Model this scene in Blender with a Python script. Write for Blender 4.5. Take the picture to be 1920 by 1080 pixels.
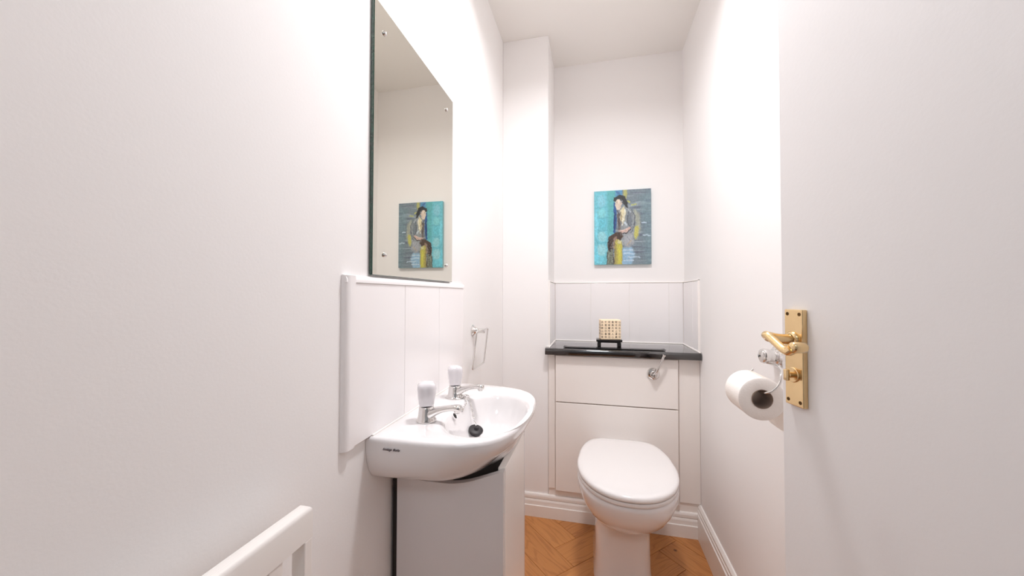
import bpy, bmesh, math, random
import numpy as np
from mathutils import Vector, Matrix, noise as mnoise

for o in list(bpy.data.objects): bpy.data.objects.remove(o)
S = bpy.context.scene
COL = S.collection
random.seed(4)
PI = math.pi

# ------------------------------------------------------------------ camera
FPX, YAW, PITCH, ROLL, CAMZ = 670.2, .2255, .0197, .0018, 1.08
cd = bpy.data.cameras.new('camera'); cam = bpy.data.objects.new('camera', cd); COL.objects.link(cam)
cd.sensor_width = 36; cd.lens = FPX * 36 / 1920; cd.clip_start = .01
F = Vector((-math.sin(YAW) * math.cos(PITCH), math.cos(YAW) * math.cos(PITCH), math.sin(PITCH)))
R = Vector((math.cos(YAW), math.sin(YAW), 0)); U = R.cross(F)
R2 = R * math.cos(ROLL) + U * math.sin(ROLL); U2 = -R * math.sin(ROLL) + U * math.cos(ROLL)
m = Matrix((R2, U2, -F)).transposed().to_4x4(); m.translation = (0, 0, CAMZ)
cam.matrix_world = m
S.camera = cam
S.view_settings.view_transform = 'Standard'; S.view_settings.look = 'None'
S.view_settings.exposure = 0.77; S.view_settings.gamma = 1; S.view_settings.use_curve_mapping = False

# ------------------------------------------------------------------ world and lights
S.cycles.max_bounces = 16; S.cycles.diffuse_bounces = 10; S.cycles.glossy_bounces = 8
w = bpy.data.worlds.new('world'); S.world = w; w.use_nodes = True
w.node_tree.nodes['Background'].inputs[0].default_value = (.86, .9, 1, 1)
w.node_tree.nodes['Background'].inputs[1].default_value = .3

def area(name, loc, size, power, color, rot=(0, 0, 0), shape='DISK', size_y=None):
    l = bpy.data.lights.new(name, 'AREA'); l.shape = shape; l.size = size
    if size_y: l.size_y = size_y
    l.energy = power; l.color = color
    o = bpy.data.objects.new(name, l); COL.objects.link(o); o.location = loc; o.rotation_euler = rot
    return o
lamp = area('room_lamp', (.03, .95, 2.335), .2, 7.5, (.975, .965, .995)); lamp.data.spread = math.radians(158)
area('hall_fill', (.0, -1.0, 2.32), .5, 4.2, (.78, .93, 1.04))  # unseen fill added for the cool daylight coming from the hallway

# ------------------------------------------------------------------ dimensions
XL, XR, XC = -.454, .462, -.220     # left wall, right wall, alcove's left side
YC, YB = 1.763, 2.030               # front of the boxing, alcove back
ZC = 2.383
YF = -.03                           # inner face of the doorway wall

# ------------------------------------------------------------------ materials
def lin(c):
    return tuple(((x / 255) / 12.92 if x / 255 <= .04045 else ((x / 255 + .055) / 1.055) ** 2.4) for x in c) + (1,)
def mat(name, rgb, rough=.5, metal=0, coat=0, noise=None, bump=None, ior=None, spec=None):
    mt = bpy.data.materials.new(name); mt.use_nodes = True; nt = mt.node_tree
    b = nt.nodes['Principled BSDF']
    b.inputs['Base Color'].default_value = lin(rgb); b.inputs['Roughness'].default_value = rough
    b.inputs['Metallic'].default_value = metal; b.inputs['Coat Weight'].default_value = coat
    if coat: b.inputs['Coat Roughness'].default_value = .03
    if ior: b.inputs['IOR'].default_value = ior
    if spec is not None: b.inputs['Specular IOR Level'].default_value = spec
    tc = nt.nodes.new('ShaderNodeTexCoord')
    if noise:
        sc, amt = noise
        n = nt.nodes.new('ShaderNodeTexNoise'); n.inputs['Scale'].default_value = sc; n.inputs['Detail'].default_value = 4
        nt.links.new(tc.outputs['Object'], n.inputs['Vector'])
        r = nt.nodes.new('ShaderNodeMapRange'); r.inputs['To Min'].default_value = 1 - amt; r.inputs['To Max'].default_value = 1 + amt
        nt.links.new(n.outputs['Fac'], r.inputs['Value'])
        mx = nt.nodes.new('ShaderNodeVectorMath'); mx.operation = 'SCALE'; mx.inputs[0].default_value = lin(rgb)[:3]
        nt.links.new(r.outputs['Result'], mx.inputs['Scale']); nt.links.new(mx.outputs['Vector'], b.inputs['Base Color'])
    if bump:
        sc, st = bump
        n = nt.nodes.new('ShaderNodeTexNoise'); n.inputs['Scale'].default_value = sc; n.inputs['Detail'].default_value = 3
        nt.links.new(tc.outputs['Object'], n.inputs['Vector'])
        bp = nt.nodes.new('ShaderNodeBump'); bp.inputs['Strength'].default_value = st; bp.inputs['Distance'].default_value = .002
        nt.links.new(n.outputs['Fac'], bp.inputs['Height']); nt.links.new(bp.outputs['Normal'], b.inputs['Normal'])
    return mt
M = {}
M['wall'] = mat('wall_paint', (241, 239, 238), .75, noise=(3, .008), bump=(240, .06))
M['ceil'] = mat('ceiling_paint', (238, 235, 231), .85, noise=(3, .01))
M['gloss'] = mat('white_gloss_paint', (240, 236, 232), .3, noise=(6, .01), bump=(90, .05))
M['door'] = mat('door_paint', (233, 231, 231), .5, noise=(5, .01), bump=(160, .06))
M['panel'] = mat('white_board', (240, 234, 229), .35, noise=(5, .008))
M['cab'] = mat('cabinet_board', (222, 218, 218), .22, noise=(5, .008))
M['cabdoor'] = mat('cabinet_gloss_door', (242, 237, 232), .25, noise=(5, .008), coat=.2)
M['tile'] = mat('tile_glaze', (246, 243, 243), .09, noise=(8, .006), bump=(14, .03), spec=.32)
M['grout'] = mat('grout', (238, 233, 229), .8, noise=(60, .03))
M['sealant'] = mat('white_sealant', (244, 240, 236), .35, noise=(80, .02))
M['ceramic'] = mat('white_ceramic', (234, 231, 231), .06, noise=(5, .005), coat=.6)
M['plastic'] = mat('white_plastic', (234, 231, 230), .16, noise=(5, .005), coat=.2)
M['knob'] = mat('white_acrylic', (226, 222, 225), .1, noise=(9, .01), coat=.5)
M['chrome'] = mat('chrome', (226, 224, 222), .09, metal=1, noise=(40, .04))
M['brass'] = mat('polished_brass', (233, 204, 156), .22, metal=1, noise=(50, .06))
M['brassdark'] = mat('brass_recess', (92, 66, 34), .4, metal=1, noise=(60, .1))
M['laminate'] = mat('black_laminate', (24, 20, 20), .1, coat=1, noise=(320, .5))
M['laminate'].node_tree.nodes['Principled BSDF'].inputs['Coat IOR'].default_value = 1.7
M['lacquer'] = mat('black_lacquer', (20, 15, 13), .22, coat=.4, noise=(30, .3))
M['rubber'] = mat('black_rubber', (38, 34, 36), .5, noise=(60, .15))
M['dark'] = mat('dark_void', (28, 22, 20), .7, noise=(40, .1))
M['paper'] = mat('tissue_paper', (246, 241, 236), .95, noise=(60, .02), bump=(260, .25))
M['card'] = mat('card_core', (150, 132, 120), .9, noise=(70, .05))
M['cream'] = mat('cream_paper', (250, 228, 196), .6, noise=(24, .07))
M['ink'] = mat('black_ink', (34, 22, 16), .6, noise=(40, .2))
M['mirror'] = mat('mirror_silver', (226, 224, 214), .0, metal=1, noise=(2, .002))
M['glassedge'] = mat('green_glass_edge', (24, 66, 52), .12, coat=.8, noise=(60, .6))
M['canvasside'] = mat('canvas_side', (150, 196, 204), .8, noise=(40, .1))
M['floorbase'] = mat('floor_base', (70, 38, 16), .8, noise=(40, .1))
M['mark'] = mat('printed_mark', (128, 120, 122), .5, noise=(40, .05))
M['hallfloor'] = mat('hall_floor', (176, 130, 88), .5, noise=(10, .1))

def wood():
    mt = bpy.data.materials.new('oak_plank'); mt.use_nodes = True; nt = mt.node_tree; L = nt.links.new
    b = nt.nodes['Principled BSDF']; b.inputs['Roughness'].default_value = .38
    tc = nt.nodes.new('ShaderNodeTexCoord'); oi = nt.nodes.new('ShaderNodeObjectInfo')
    add = nt.nodes.new('ShaderNodeVectorMath'); add.operation = 'ADD'
    sc = nt.nodes.new('ShaderNodeVectorMath'); sc.operation = 'SCALE'; sc.inputs[0].default_value = (13.7, 7.3, 3.1)
    L(oi.outputs['Random'], sc.inputs['Scale']); L(tc.outputs['Object'], add.inputs[0]); L(sc.outputs[0], add.inputs[1])
    mp = nt.nodes.new('ShaderNodeMapping'); mp.inputs['Scale'].default_value = (2.2, 13, 1); L(add.outputs[0], mp.inputs['Vector'])
    n1 = nt.nodes.new('ShaderNodeTexNoise'); n1.inputs['Scale'].default_value = 1.1; n1.inputs['Detail'].default_value = 2.5; L(mp.outputs[0], n1.inputs['Vector'])
    # cathedral rings: contour bands of a smooth noise field
    mul = nt.nodes.new('ShaderNodeMath'); mul.operation = 'MULTIPLY'; mul.inputs[1].default_value = 60; L(n1.outputs['Fac'], mul.inputs[0])
    sn = nt.nodes.new('ShaderNodeMath'); sn.operation = 'SINE'; L(mul.outputs[0], sn.inputs[0])
    pw = nt.nodes.new('ShaderNodeMapRange'); pw.inputs['From Min'].default_value = .25; pw.inputs['From Max'].default_value = 1.; pw.inputs['To Max'].default_value = .26; L(sn.outputs[0], pw.inputs['Value'])
    mp2 = nt.nodes.new('ShaderNodeMapping'); mp2.inputs['Scale'].default_value = (9, 330, 1); L(add.outputs[0], mp2.inputs['Vector'])
    n2 = nt.nodes.new('ShaderNodeTexNoise'); n2.inputs['Scale'].default_value = 1; n2.inputs['Detail'].default_value = 4; L(mp2.outputs[0], n2.inputs['Vector'])
    cr = nt.nodes.new('ShaderNodeMix'); cr.data_type = 'RGBA'
    cr.inputs['A'].default_value = lin((203, 141, 82)); cr.inputs['B'].default_value = lin((142, 82, 36))
    f = nt.nodes.new('ShaderNodeMath'); f.operation = 'MULTIPLY_ADD'; f.inputs[1].default_value = .55; L(n2.outputs['Fac'], f.inputs[0]); L(pw.outputs[0], f.inputs[2])
    f2 = nt.nodes.new('ShaderNodeMath'); f2.operation = 'MULTIPLY_ADD'; f2.inputs[1].default_value = .3; f2.inputs[2].default_value = -.13; L(oi.outputs['Random'], f2.inputs[0])
    f3 = nt.nodes.new('ShaderNodeMath'); f3.operation = 'ADD'; f3.use_clamp = True; L(f.outputs[0], f3.inputs[0]); L(f2.outputs[0], f3.inputs[1])
    L(f3.outputs[0], cr.inputs['Factor'])
    # knots
    vo = nt.nodes.new('ShaderNodeTexVoronoi'); vo.inputs['Scale'].default_value = 4.5; L(add.outputs[0], vo.inputs['Vector'])
    kr = nt.nodes.new('ShaderNodeMapRange'); kr.inputs['From Min'].default_value = .02; kr.inputs['From Max'].default_value = .045; kr.inputs['To Min'].default_value = .8; kr.inputs['To Max'].default_value = 0; L(vo.outputs['Distance'], kr.inputs['Value'])
    k = nt.nodes.new('ShaderNodeMix'); k.data_type = 'RGBA'; k.inputs['B'].default_value = lin((70, 34, 14))
    L(kr.outputs[0], k.inputs['Factor']); L(cr.outputs['Result'], k.inputs['A']); L(k.outputs['Result'], b.inputs['Base Color'])
    bp = nt.nodes.new('ShaderNodeBump'); bp.inputs['Strength'].default_value = .12; bp.inputs['Distance'].default_value = .001
    L(n2.outputs['Fac'], bp.inputs['Height']); L(bp.outputs[0], b.inputs['Normal'])
    return mt
M['oak'] = wood()

# ------------------------------------------------------------------ mesh helpers
def obj(name, bm, m, parent=None, smooth=None, world=True):
    """links a bmesh as one mesh object; world: bmesh holds world coordinates"""
    me = bpy.data.meshes.new(name)
    bmesh.ops.recalc_face_normals(bm, faces=bm.faces[:])
    bm.to_mesh(me); bm.free()
    for x in (m if isinstance(m, (list, tuple)) else [m]): me.materials.append(M[x] if isinstance(x, str) else x)
    if smooth is not None:
        me.polygons.foreach_set('use_smooth', [True] * len(me.polygons))
        try: me.set_sharp_from_angle(angle=math.radians(smooth))
        except Exception: pass
    o = bpy.data.objects.new(name, me); COL.objects.link(o)
    if parent:
        o.parent = parent
        if world: o.matrix_parent_inverse = parent_world(parent).inverted()
    return o
def parent_world(p):
    mm = Matrix.LocRotScale(p.location, p.rotation_euler, p.scale)
    if p.parent: mm = parent_world(p.parent) @ p.matrix_parent_inverse @ mm
    return mm
def thing(name, label, cat, loc, group=None):
    o = bpy.data.objects.new(name, None); COL.objects.link(o); o.location = loc; o.empty_display_size = .02
    if label: o['label'] = label
    if cat: o['category'] = cat
    if group: o['group'] = group
    return o
def tag(o, label, cat):
    o['label'] = label; o['category'] = cat; return o
def struct(o): o['kind'] = 'structure'; return o
def box(x0, x1, y0, y1, z0, z1, bev=0, seg=2, bm=None):
    b = bmesh.new()
    bmesh.ops.create_cube(b, size=1)
    for v in b.verts:
        v.co = Vector((x0 + (v.co.x + .5) * (x1 - x0), y0 + (v.co.y + .5) * (y1 - y0), z0 + (v.co.z + .5) * (z1 - z0)))
    if bev: bmesh.ops.bevel(b, geom=b.edges[:], offset=bev, segments=seg, affect='EDGES', profile=.5)
    if bm is not None:
        join(bm, b); return bm
    return b
def join(dst, src):
    me = bpy.data.meshes.new('t'); src.to_mesh(me); src.free(); dst.from_mesh(me); bpy.data.meshes.remove(me); return dst
def frames(pts):
    ts = []
    for i in range(len(pts)):
        a = pts[max(i - 1, 0)]; b = pts[min(i + 1, len(pts) - 1)]
        ts.append((b - a).normalized())
    up = Vector((0, 0, 1)) if abs(ts[0].z) < .9 else Vector((1, 0, 0))
    n = (up - ts[0] * up.dot(ts[0])).normalized(); out = []
    for t in ts:
        n = (n - t * n.dot(t)).normalized(); out.append((t, n, t.cross(n)))
    return out
def tube(pts, r, seg=12, closed=False, bm=None, cap=True, flat=1.0):
    """round bar along a path; r number or list; flat squeezes along the first normal"""
    b = bm if bm is not None else bmesh.new()
    pts = [Vector(p) for p in pts]; n = len(pts)
    if not isinstance(r, (list, tuple)): r = [r] * n
    if closed:
        fr = []
        c = sum(pts, Vector()) / n
        nn = (pts[1] - pts[0]).cross(pts[2] - pts[1]).normalized()
        for i in range(n):
            t = (pts[(i + 1) % n] - pts[i - 1]).normalized(); fr.append((t, nn, t.cross(nn)))
    else: fr = frames(pts)
    rings = []
    for p, rr, (t, a, c) in zip(pts, r, fr):
        rings.append([b.verts.new(p + (a * math.cos(2 * PI * k / seg) * flat + c * math.sin(2 * PI * k / seg)) * rr) for k in range(seg)])
    for i in range(n if closed else n - 1):
        A = rings[i]; B = rings[(i + 1) % n]
        for k in range(seg): b.faces.new((A[k], A[(k + 1) % seg], B[(k + 1) % seg], B[k]))
    if cap and not closed:
        b.faces.new(rings[0][::-1]); b.faces.new(rings[-1])
    return b
def smoothpath(pts, sub=6):
    pts = [Vector(p) for p in pts]; out = []
    P = [pts[0] * 2 - pts[1]] + pts + [pts[-1] * 2 - pts[-2]]
    for i in range(1, len(P) - 2):
        for k in range(sub):
            t = k / sub; a, b, c, d = P[i - 1], P[i], P[i + 1], P[i + 2]
            out.append(.5 * ((2 * b) + (c - a) * t + (2 * a - 5 * b + 4 * c - d) * t * t + (3 * b - a - 3 * c + d) * t ** 3))
    out.append(pts[-1]); return out
def lathe(prof, c=(0, 0, 0), axis=(0, 0, 1), seg=32, bm=None):
    """prof: list of (radius, distance along axis)"""
    b = bm if bm is not None else bmesh.new()
    ax = Vector(axis).normalized(); c = Vector(c)
    up = Vector((0, 0, 1)) if abs(ax.z) < .9 else Vector((1, 0, 0))
    n = (up - ax * up.dot(ax)).normalized(); t = ax.cross(n); rings = []
    for r, h in prof:
        if r < 1e-6: rings.append([b.verts.new(c + ax * h)])
        else: rings.append([b.verts.new(c + ax * h + (n * math.cos(2 * PI * k / seg) + t * math.sin(2 * PI * k / seg)) * r) for k in range(seg)])
    for A, B in zip(rings, rings[1:]):
        for k in range(seg):
            k2 = (k + 1) % seg
            if len(A) == 1 and len(B) == 1: continue
            if len(A) == 1: b.faces.new((A[0], B[k2], B[k]))
            elif len(B) == 1: b.faces.new((A[k], A[k2], B[0]))
            else: b.faces.new((A[k], A[k2], B[k2], B[k]))
    return b
def loft(rings, cap0=True, cap1=True, bm=None):
    b = bm if bm is not None else bmesh.new()
    vr = [[b.verts.new(p) for p in r] for r in rings]; n = len(rings[0])
    for A, B in zip(vr, vr[1:]):
        for k in range(n): b.faces.new((A[k], A[(k + 1) % n], B[(k + 1) % n], B[k]))
    if cap0: b.faces.new(vr[0][::-1])
    if cap1: b.faces.new(vr[-1])
    return b
def prism(poly, z0, z1, bm=None, bev=0, seg=2):
    b = bmesh.new()
    A = [b.verts.new((x, y, z0)) for x, y in poly]; B = [b.verts.new((x, y, z1)) for x, y in poly]; n = len(poly)
    b.faces.new(A[::-1]); b.faces.new(B)
    for k in range(n): b.faces.new((A[k], A[(k + 1) % n], B[(k + 1) % n], B[k]))
    if bev: bmesh.ops.bevel(b, geom=b.edges[:], offset=bev, segments=seg, affect='EDGES', profile=.5)
    if bm is not None: return join(bm, b)
    return b
def sweep(prof, path_a, path_b, outdir, bm=None):
    """moulding: prof of (depth, z) extruded from a to b (xy points on the wall line), depth along outdir"""
    b = bm if bm is not None else bmesh.new()
    a = Vector((*path_a, 0)); c = Vector((*path_b, 0)); d = Vector((*outdir, 0))
    r0 = [b.verts.new(a + d * q + Vector((0, 0, z))) for q, z in prof]; r1 = [b.verts.new(c + d * q + Vector((0, 0, z))) for q, z in prof]
    n = len(prof)
    for k in range(n): b.faces.new((r0[k], r0[(k + 1) % n], r1[(k + 1) % n], r1[k]))
    b.faces.new(r0[::-1]); b.faces.new(r1)
    return b
def sstep(a, b, x):
    t = min(max((x - a) / (b - a), 0), 1); return t * t * (3 - 2 * t)

# ================================================================== SETTING
struct(obj('wall_left', box(XL - .1, XL, YF - .1, YB + .1, 0, ZC), 'wall'))
struct(obj('wall_right', box(XR, XR + .1, YF - .1, YB + .1, 0, ZC), 'wall'))
struct(obj('wall_back', box(XL, XR, YB, YB + .1, 0, ZC), 'wall'))
struct(obj('wall_alcove', box(XL, XC, YC, YB, 0, ZC, .002, 1), 'wall'))
struct(obj('ceiling', box(-1.3, 1.3, -2.0, YB + .1, ZC, ZC + .1), 'ceil'))
DX0, DX1, DZ = -.335, .452, 1.995
struct(obj('wall_front', box(DX0 - .97, DX0, YF - .1, YF, 0, ZC, bm=box(DX0, DX1, YF - .1, YF, DZ + .03, ZC)), 'wall'))
b = box(DX0, DX0 + .022, YF - .105, YF + .004, 0, DZ + .03, .002)
box(DX0, DX1, YF - .105, YF + .004, DZ + .008, DZ + .03, .002, bm=b)
struct(obj('trim_1', b, 'gloss'))
# hallway behind the camera
struct(obj('wall_hall_left', box(-1.3, -1.2, -2.0, YF - .1, 0, ZC), 'wall'))
struct(obj('wall_hall_right', box(1.2, 1.3, -2.0, YF - .1, 0, ZC, bm=box(XR, 1.3, YF - .1, YF, 0, ZC)), 'wall'))
struct(obj('wall_hall_back', box(-1.3, 1.3, -2.1, -2.0, 0, ZC), 'wall'))

# floor: herringbone oak planks, each a piece of its own
floor = struct(obj('floor', box(-1.3, 1.3, -2.0, YB + .1, -.08, -.012), 'floorbase'))
def clip(poly, x0, x1, y0, y1):
    for ax, val, s in ((0, x0, 1), (0, x1, -1), (1, y0, 1), (1, y1, -1)):
        out = []
        for i in range(len(poly)):
            p, q = poly[i], poly[(i + 1) % len(poly)]
            dp, dq = (p[ax] - val) * s, (q[ax] - val) * s
            if dp >= 0: out.append(p)
            if dp * dq < 0:
                t = dp / (dp - dq); out.append((p[0] + (q[0] - p[0]) * t, p[1] + (q[1] - p[1]) * t))
        poly = out
        if len(poly) < 3: return []
    return poly
PW, NP = .122, 5
O2 = Vector((-.081, 1.634)); ea = Vector((math.cos(PI / 4), math.sin(PI / 4))); eb = Vector((-ea.y, ea.x))
def plank(a0, a1, b0, b1, rot):
    g = .0007
    cs = [(a0 * PW + g, b0 * PW + g), (a1 * PW - g, b0 * PW + g), (a1 * PW - g, b1 * PW - g), (a0 * PW + g, b1 * PW - g)]
    poly = [tuple(O2 + ea * p + eb * q) for p, q in cs]
    poly = clip(poly, XL, XR, -.6, YC - .001)
    if len(poly) < 3: return
    A = abs(sum(poly[i][0] * poly[(i + 1) % len(poly)][1] - poly[(i + 1) % len(poly)][0] * poly[i][1] for i in range(len(poly)))) / 2
    if A < 2e-4: return
    cx = sum(p[0] for p in poly) / len(poly); cy = sum(p[1] for p in poly) / len(poly)
    ca, sa = math.cos(-rot), math.sin(-rot)
    loc = [((x - cx) * ca - (y - cy) * sa, (x - cx) * sa + (y - cy) * ca) for x, y in poly]
    # inset top for a tiny bevel
    b = bmesh.new(); dz = random.uniform(-.0003, .0003)
    bot = [b.verts.new((x, y, -.012)) for x, y in loc]; mid = [b.verts.new((x, y, -.0012 + dz)) for x, y in loc]
    mx = sum(p[0] for p in loc) / len(loc); my = sum(p[1] for p in loc) / len(loc)
    top = []
    for x, y in loc:
        d = math.hypot(x - mx, y - my); k = 1 - .0012 / max(d, .01); top.append(b.verts.new((mx + (x - mx) * k, my + (y - my) * k, dz)))
    n = len(loc); b.faces.new(bot[::-1]); b.faces.new(top)
    for A1, B1 in ((bot, mid), (mid, top)):
        for k in range(n): b.faces.new((A1[k], A1[(k + 1) % n], B1[(k + 1) % n], B1[k]))
    o = obj('plank', b, 'oak', floor, world=False); o.location = (cx, cy, 0); o.rotation_euler = (0, 0, rot)
for mshift in range(-3, 4):
    for i in range(-30, 12):
        s = 2 * NP * mshift
        plank(i + s, i + s + NP, i, i + 1, PI / 4)
        plank(i - 1 + s, i + s, i, i + NP, 3 * PI / 4)

# skirting boards
def skirt_prof(h, t):
    return [(0, 0), (t, 0), (t, h * .48), (t * .98, h * .50), (t * .80, h * .515), (t * .78, h * .55), (t * .74, h * .68), (t * .62, h * .745), (t * .42, h * .755),
            (t * .42, h * .785), (t * .60, h * .80), (t * .60, h * .90), (t * .48, h * .965), (t * .30, h), (0, h)]
def skirt_prof2(h, t):
    return [(0, 0), (t, 0), (t, h * .72), (t * .80, h * .74), (t * .78, h * .83), (t * .50, h * .845), (t * .50, h * .865), (t * .70, h * .875), (t * .70, h * .93), (t * .42, h * .98), (t * .3, h), (0, h)]
struct(obj('baseboard_back', sweep(skirt_prof(.108, .019), (XL, YC), (XR, YC), (0, -1)), 'gloss'))
struct(obj('baseboard_right', sweep(skirt_prof2(.147, .017), (XR, YF), (XR, YC), (-1, 0)), 'gloss'))
struct(obj('baseboard_left', sweep(skirt_prof2(.147, .017), (XL, YF), (XL, YC), (1, 0)), 'gloss'))

# ceiling lamp over the basin (above the frame)
t = thing('ceiling_lamp', 'round white recessed lamp in the ceiling above the basin', 'lamp', (.03, .95, ZC))
obj('bezel', lathe([(.115, .0), (.117, -.006), (.110, -.014), (.095, -.016), (.092, -.010), (.092, 0)], (.03, .95, ZC)), 'gloss', t, 40)
mg = bpy.data.materials.new('lamp_glow'); mg.use_nodes = True
mg.node_tree.nodes['Principled BSDF'].inputs['Emission Color'].default_value = (1, .9, .78, 1)
mg.node_tree.nodes['Principled BSDF'].inputs['Emission Strength'].default_value = 4
obj('diffuser', lathe([(.091, -.002), (.091, -.010), (.07, -.016), (0, -.02)], (.03, .95, ZC)), mg, t, 40)

# ================================================================== DOOR (open, hinged on the right)
dd = Vector((-math.sin(YAW), math.cos(YAW), 0)); dn = Vector((-math.cos(YAW), -math.sin(YAW), 0))   # along the leaf, out of its face
def dpt(s, off, z): return dd * s - dn * (.44 - off) + Vector((0, 0, z))      # s along the leaf, off out of the face
def dbox(s0, s1, o0, o1, z0, z1, bev=0, seg=2):
    b = box(s0, s1, o0, o1, z0, z1, bev, seg)
    for v in b.verts: v.co = dpt(v.co.x, v.co.y, v.co.z)
    return b
door = struct(obj('door_1', dbox(-.095, .5842, -.036, 0, .008, 1.985, .0018), 'door'))
plate = obj('handle_plate', dbox(.533, .5675, 0, .008, .9115, 1.0585, .0012), 'brass', door)
plate['label'] = 'polished brass lock plate'
for s in (.5385, .5615):
    for z in (.919, 1.0515):
        sc = lathe([(.0027, 0), (.0027, .0003), (.0018, .0002), (.0, .0001)], dpt(s, .0081, z), dn, 16)
        obj('screw', sc, 'brassdark', plate)
zc = .9585
b = lathe([(.0115, 0), (.0115, .0012), (.0105, .002), (.0, .002)], dpt(.551, .008, zc), dn, 28)
join(b, lathe([(.0045, 0), (.0045, .006), (.003, .007), (0, .007)], dpt(.551, .0095, zc), dn, 20))
bb = dbox(.5475, .5545, .0155, .0215, zc - .0085, zc + .0085, .0014); join(b, bb)
obj('thumb_turn', b, 'brass', plate, 35)
# lever: neck out of the plate, then a scrolled grip back towards the hinges
lev = lathe([(.0125, 0), (.0125, .002), (.0105, .004), (.0085, .0045)], dpt(.552, .008, 1.0125), dn, 28)
neck = smoothpath([dpt(.552, .009, 1.0125), dpt(.552, .03, 1.0135), dpt(.5515, .044, 1.0165), dpt(.548, .051, 1.0195), dpt(.541, .0535, 1.0195), dpt(.532, .053, 1.0145),
                   dpt(.522, .0525, 1.0085), dpt(.512, .0520, 1.003), dpt(.504, .0515, 1.0015), dpt(.498, .0505, 1.0055)], 6)
n = len(neck); rr = [.0078 if i < n * .25 else .0068 - .0012 * math.sin((i / n - .25) / .75 * PI) for i in range(n)]
tube(neck, rr, 16, bm=lev)
join(lev, lathe([(.0, .0), (.0055, .0), (.0075, .002), (.0078, .010), (.0078, .018), (.006, .0205), (0, .021)], dpt(.496, .0335, 1.008), dn, 24))
lo = obj('lever', lev, 'brass', door, 50); lo['label'] = 'brass scroll lever'

# ================================================================== WC BOXING, WORKTOP, TILES
bx = thing('cistern_cabinet', 'white boxed-in cistern unit filling the alcove under the black worktop', 'cabinet', ((XC + XR) / 2, YC, 0))
obj('carcass', box(XC + .001, XR - .001, YC - .002, YC + .014, 0, .79), 'panel', bx)
obj('filler_strip', box(XC + .002, -.187, YC - .0075, YC - .002, .143, .7925, .001, 1), 'panel', bx)
obj('filler_strip', box(.3745, XR - .001, YC - .0075, YC - .002, .149, .7925, .001, 1), 'panel', bx)
up = obj('upper_panel', box(-.182, .3680, YC - .0215, YC - .0025, .5665, .7885, .0018), 'panel', bx)
obj('lower_panel', box(-.182, .3680, YC - .0215, YC - .0025, .1405, .5615, .0018), 'panel', bx)
# flush lever on the upper panel
yp = YC - .0215
lv = lathe([(.0, 0), (.028, 0), (.028, .004), (.024, .010), (.017, .012), (.015, .012), (.015, .018), (.012, .026), (0, .027)], (.262, yp, .722), (0, -1, 0), 28)
obj('flush_rosette', lv, 'chrome', bx, 40)
arm = smoothpath([(.266, yp - .022, .722), (.274, yp - .030, .737), (.286, yp - .034, .768), (.299, yp - .036, .803), (.304, yp - .036, .815)], 5)
n = len(arm)
ab = tube(arm, [.0075 - .0022 * math.sin(i / (n - 1) * PI * .8) + (.002 if i > n - 4 else 0) for i in range(n)], 14)
join(ab, lathe([(0, 0), (.009, 0), (.010, .008), (.007, .014), (0, .015)], (.264, yp - .018, .719), (0, -1, 0), 20))
obj('flush_lever', ab, 'chrome', bx, 50)

# worktop: postformed, notched round the alcove corner
zt0, zt1 = .7935, .825
wt_y0 = 1.716
prof = []
rr_ = .012
for k in range(7): a = PI / 2 * k / 6; prof.append((wt_y0 + rr_ - rr_ * math.sin(a), zt1 - rr_ + rr_ * math.cos(a)))
prof = prof[::1]
prof2 = [(wt_y0 + .004 - .004 * math.cos(a), zt0 + .004 - .004 * math.sin(a)) for a in (0, PI / 4, PI / 2)]
def slab(x0, x1, yback, bm=None):
    pr = [(yback, zt1)] + prof + prof2 + [(yback, zt0)]
    b = bm if bm is not None else bmesh.new()
    A = [b.verts.new((x0, y, z)) for y, z in pr]; B = [b.verts.new((x1, y, z)) for y, z in pr]; n = len(pr)
    b.faces.new(A[::-1]); b.faces.new(B)
    for k in range(n): b.faces.new((A[k], A[(k + 1) % n], B[(k + 1) % n], B[k]))
    return b
b = slab(XC + .0005, XR - .003, YB - .0005); slab(-.2305, XC + .0005, YC - .0005, b)
wt = tag(obj('worktop', b, 'laminate', None, 40), 'black gloss worktop on the boxed-in cistern unit, below the tiles', 'worktop')
sb = box(XC + .007, XR - .006, YB - .011, YB - .0055, zt1 - .0005, zt1 + .005, .0015)
box(XC + .0055, XC + .011, 1.735, YB - .006, zt1 - .0005, zt1 + .005, .0015, bm=sb)
box(XR - .012, XR - .0055, 1.722, YB - .006, zt1 - .0005, zt1 + .005, .0015, bm=sb)
box(-.2285, XC + .010, YC - .008, YC - .0003, zt1 - .0005, zt1 + .004, .0015, bm=sb)
so = obj('sealant_bead', sb, 'sealant', wt); so['label'] = 'white sealant line'

# alcove splashback: single tiles
sp = thing('alcove_splashback', 'row of glossy white tiles behind the black worktop, below the painting', 'splashback', ((XC + XR) / 2, YB, zt1))
obj('grout', box(XC + .0005, XR - .0005, YB - .0052, YB, zt1, 1.146, bm=box(XC, XC + .003, YC + .004, YB - .003, zt1, 1.146, bm=box(XR - .003, XR, 1.747, YB - .003, zt1, 1.146))), 'grout', sp)
gz0, gz1 = .8285, 1.1455
xs = [XC + .0075, -.017, .186, .385, XR - .0075]
for x0, x1 in zip(xs, xs[1:]): obj('tile', box(x0 + .0008, x1 - .0008, YB - .007, YB - .0028, gz0, gz1, .0008), 'tile', sp)
obj('tile', box(XC + .0028, XC + .0065, YC + .006, YB - .0085, gz0, gz1, .0012), 'tile', sp)
obj('tile', box(XR - .0065, XR - .0028, 1.845, YB - .0085, gz0, gz1, .0012), 'tile', sp)
obj('tile', box(XR - .0065, XR - .0028, 1.756, 1.8425, gz0, gz1, .0012), 'tile', sp)
b = box(XC + .001, XR - .001, YB - .009, YB, 1.1465, 1.152, .0016)
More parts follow.
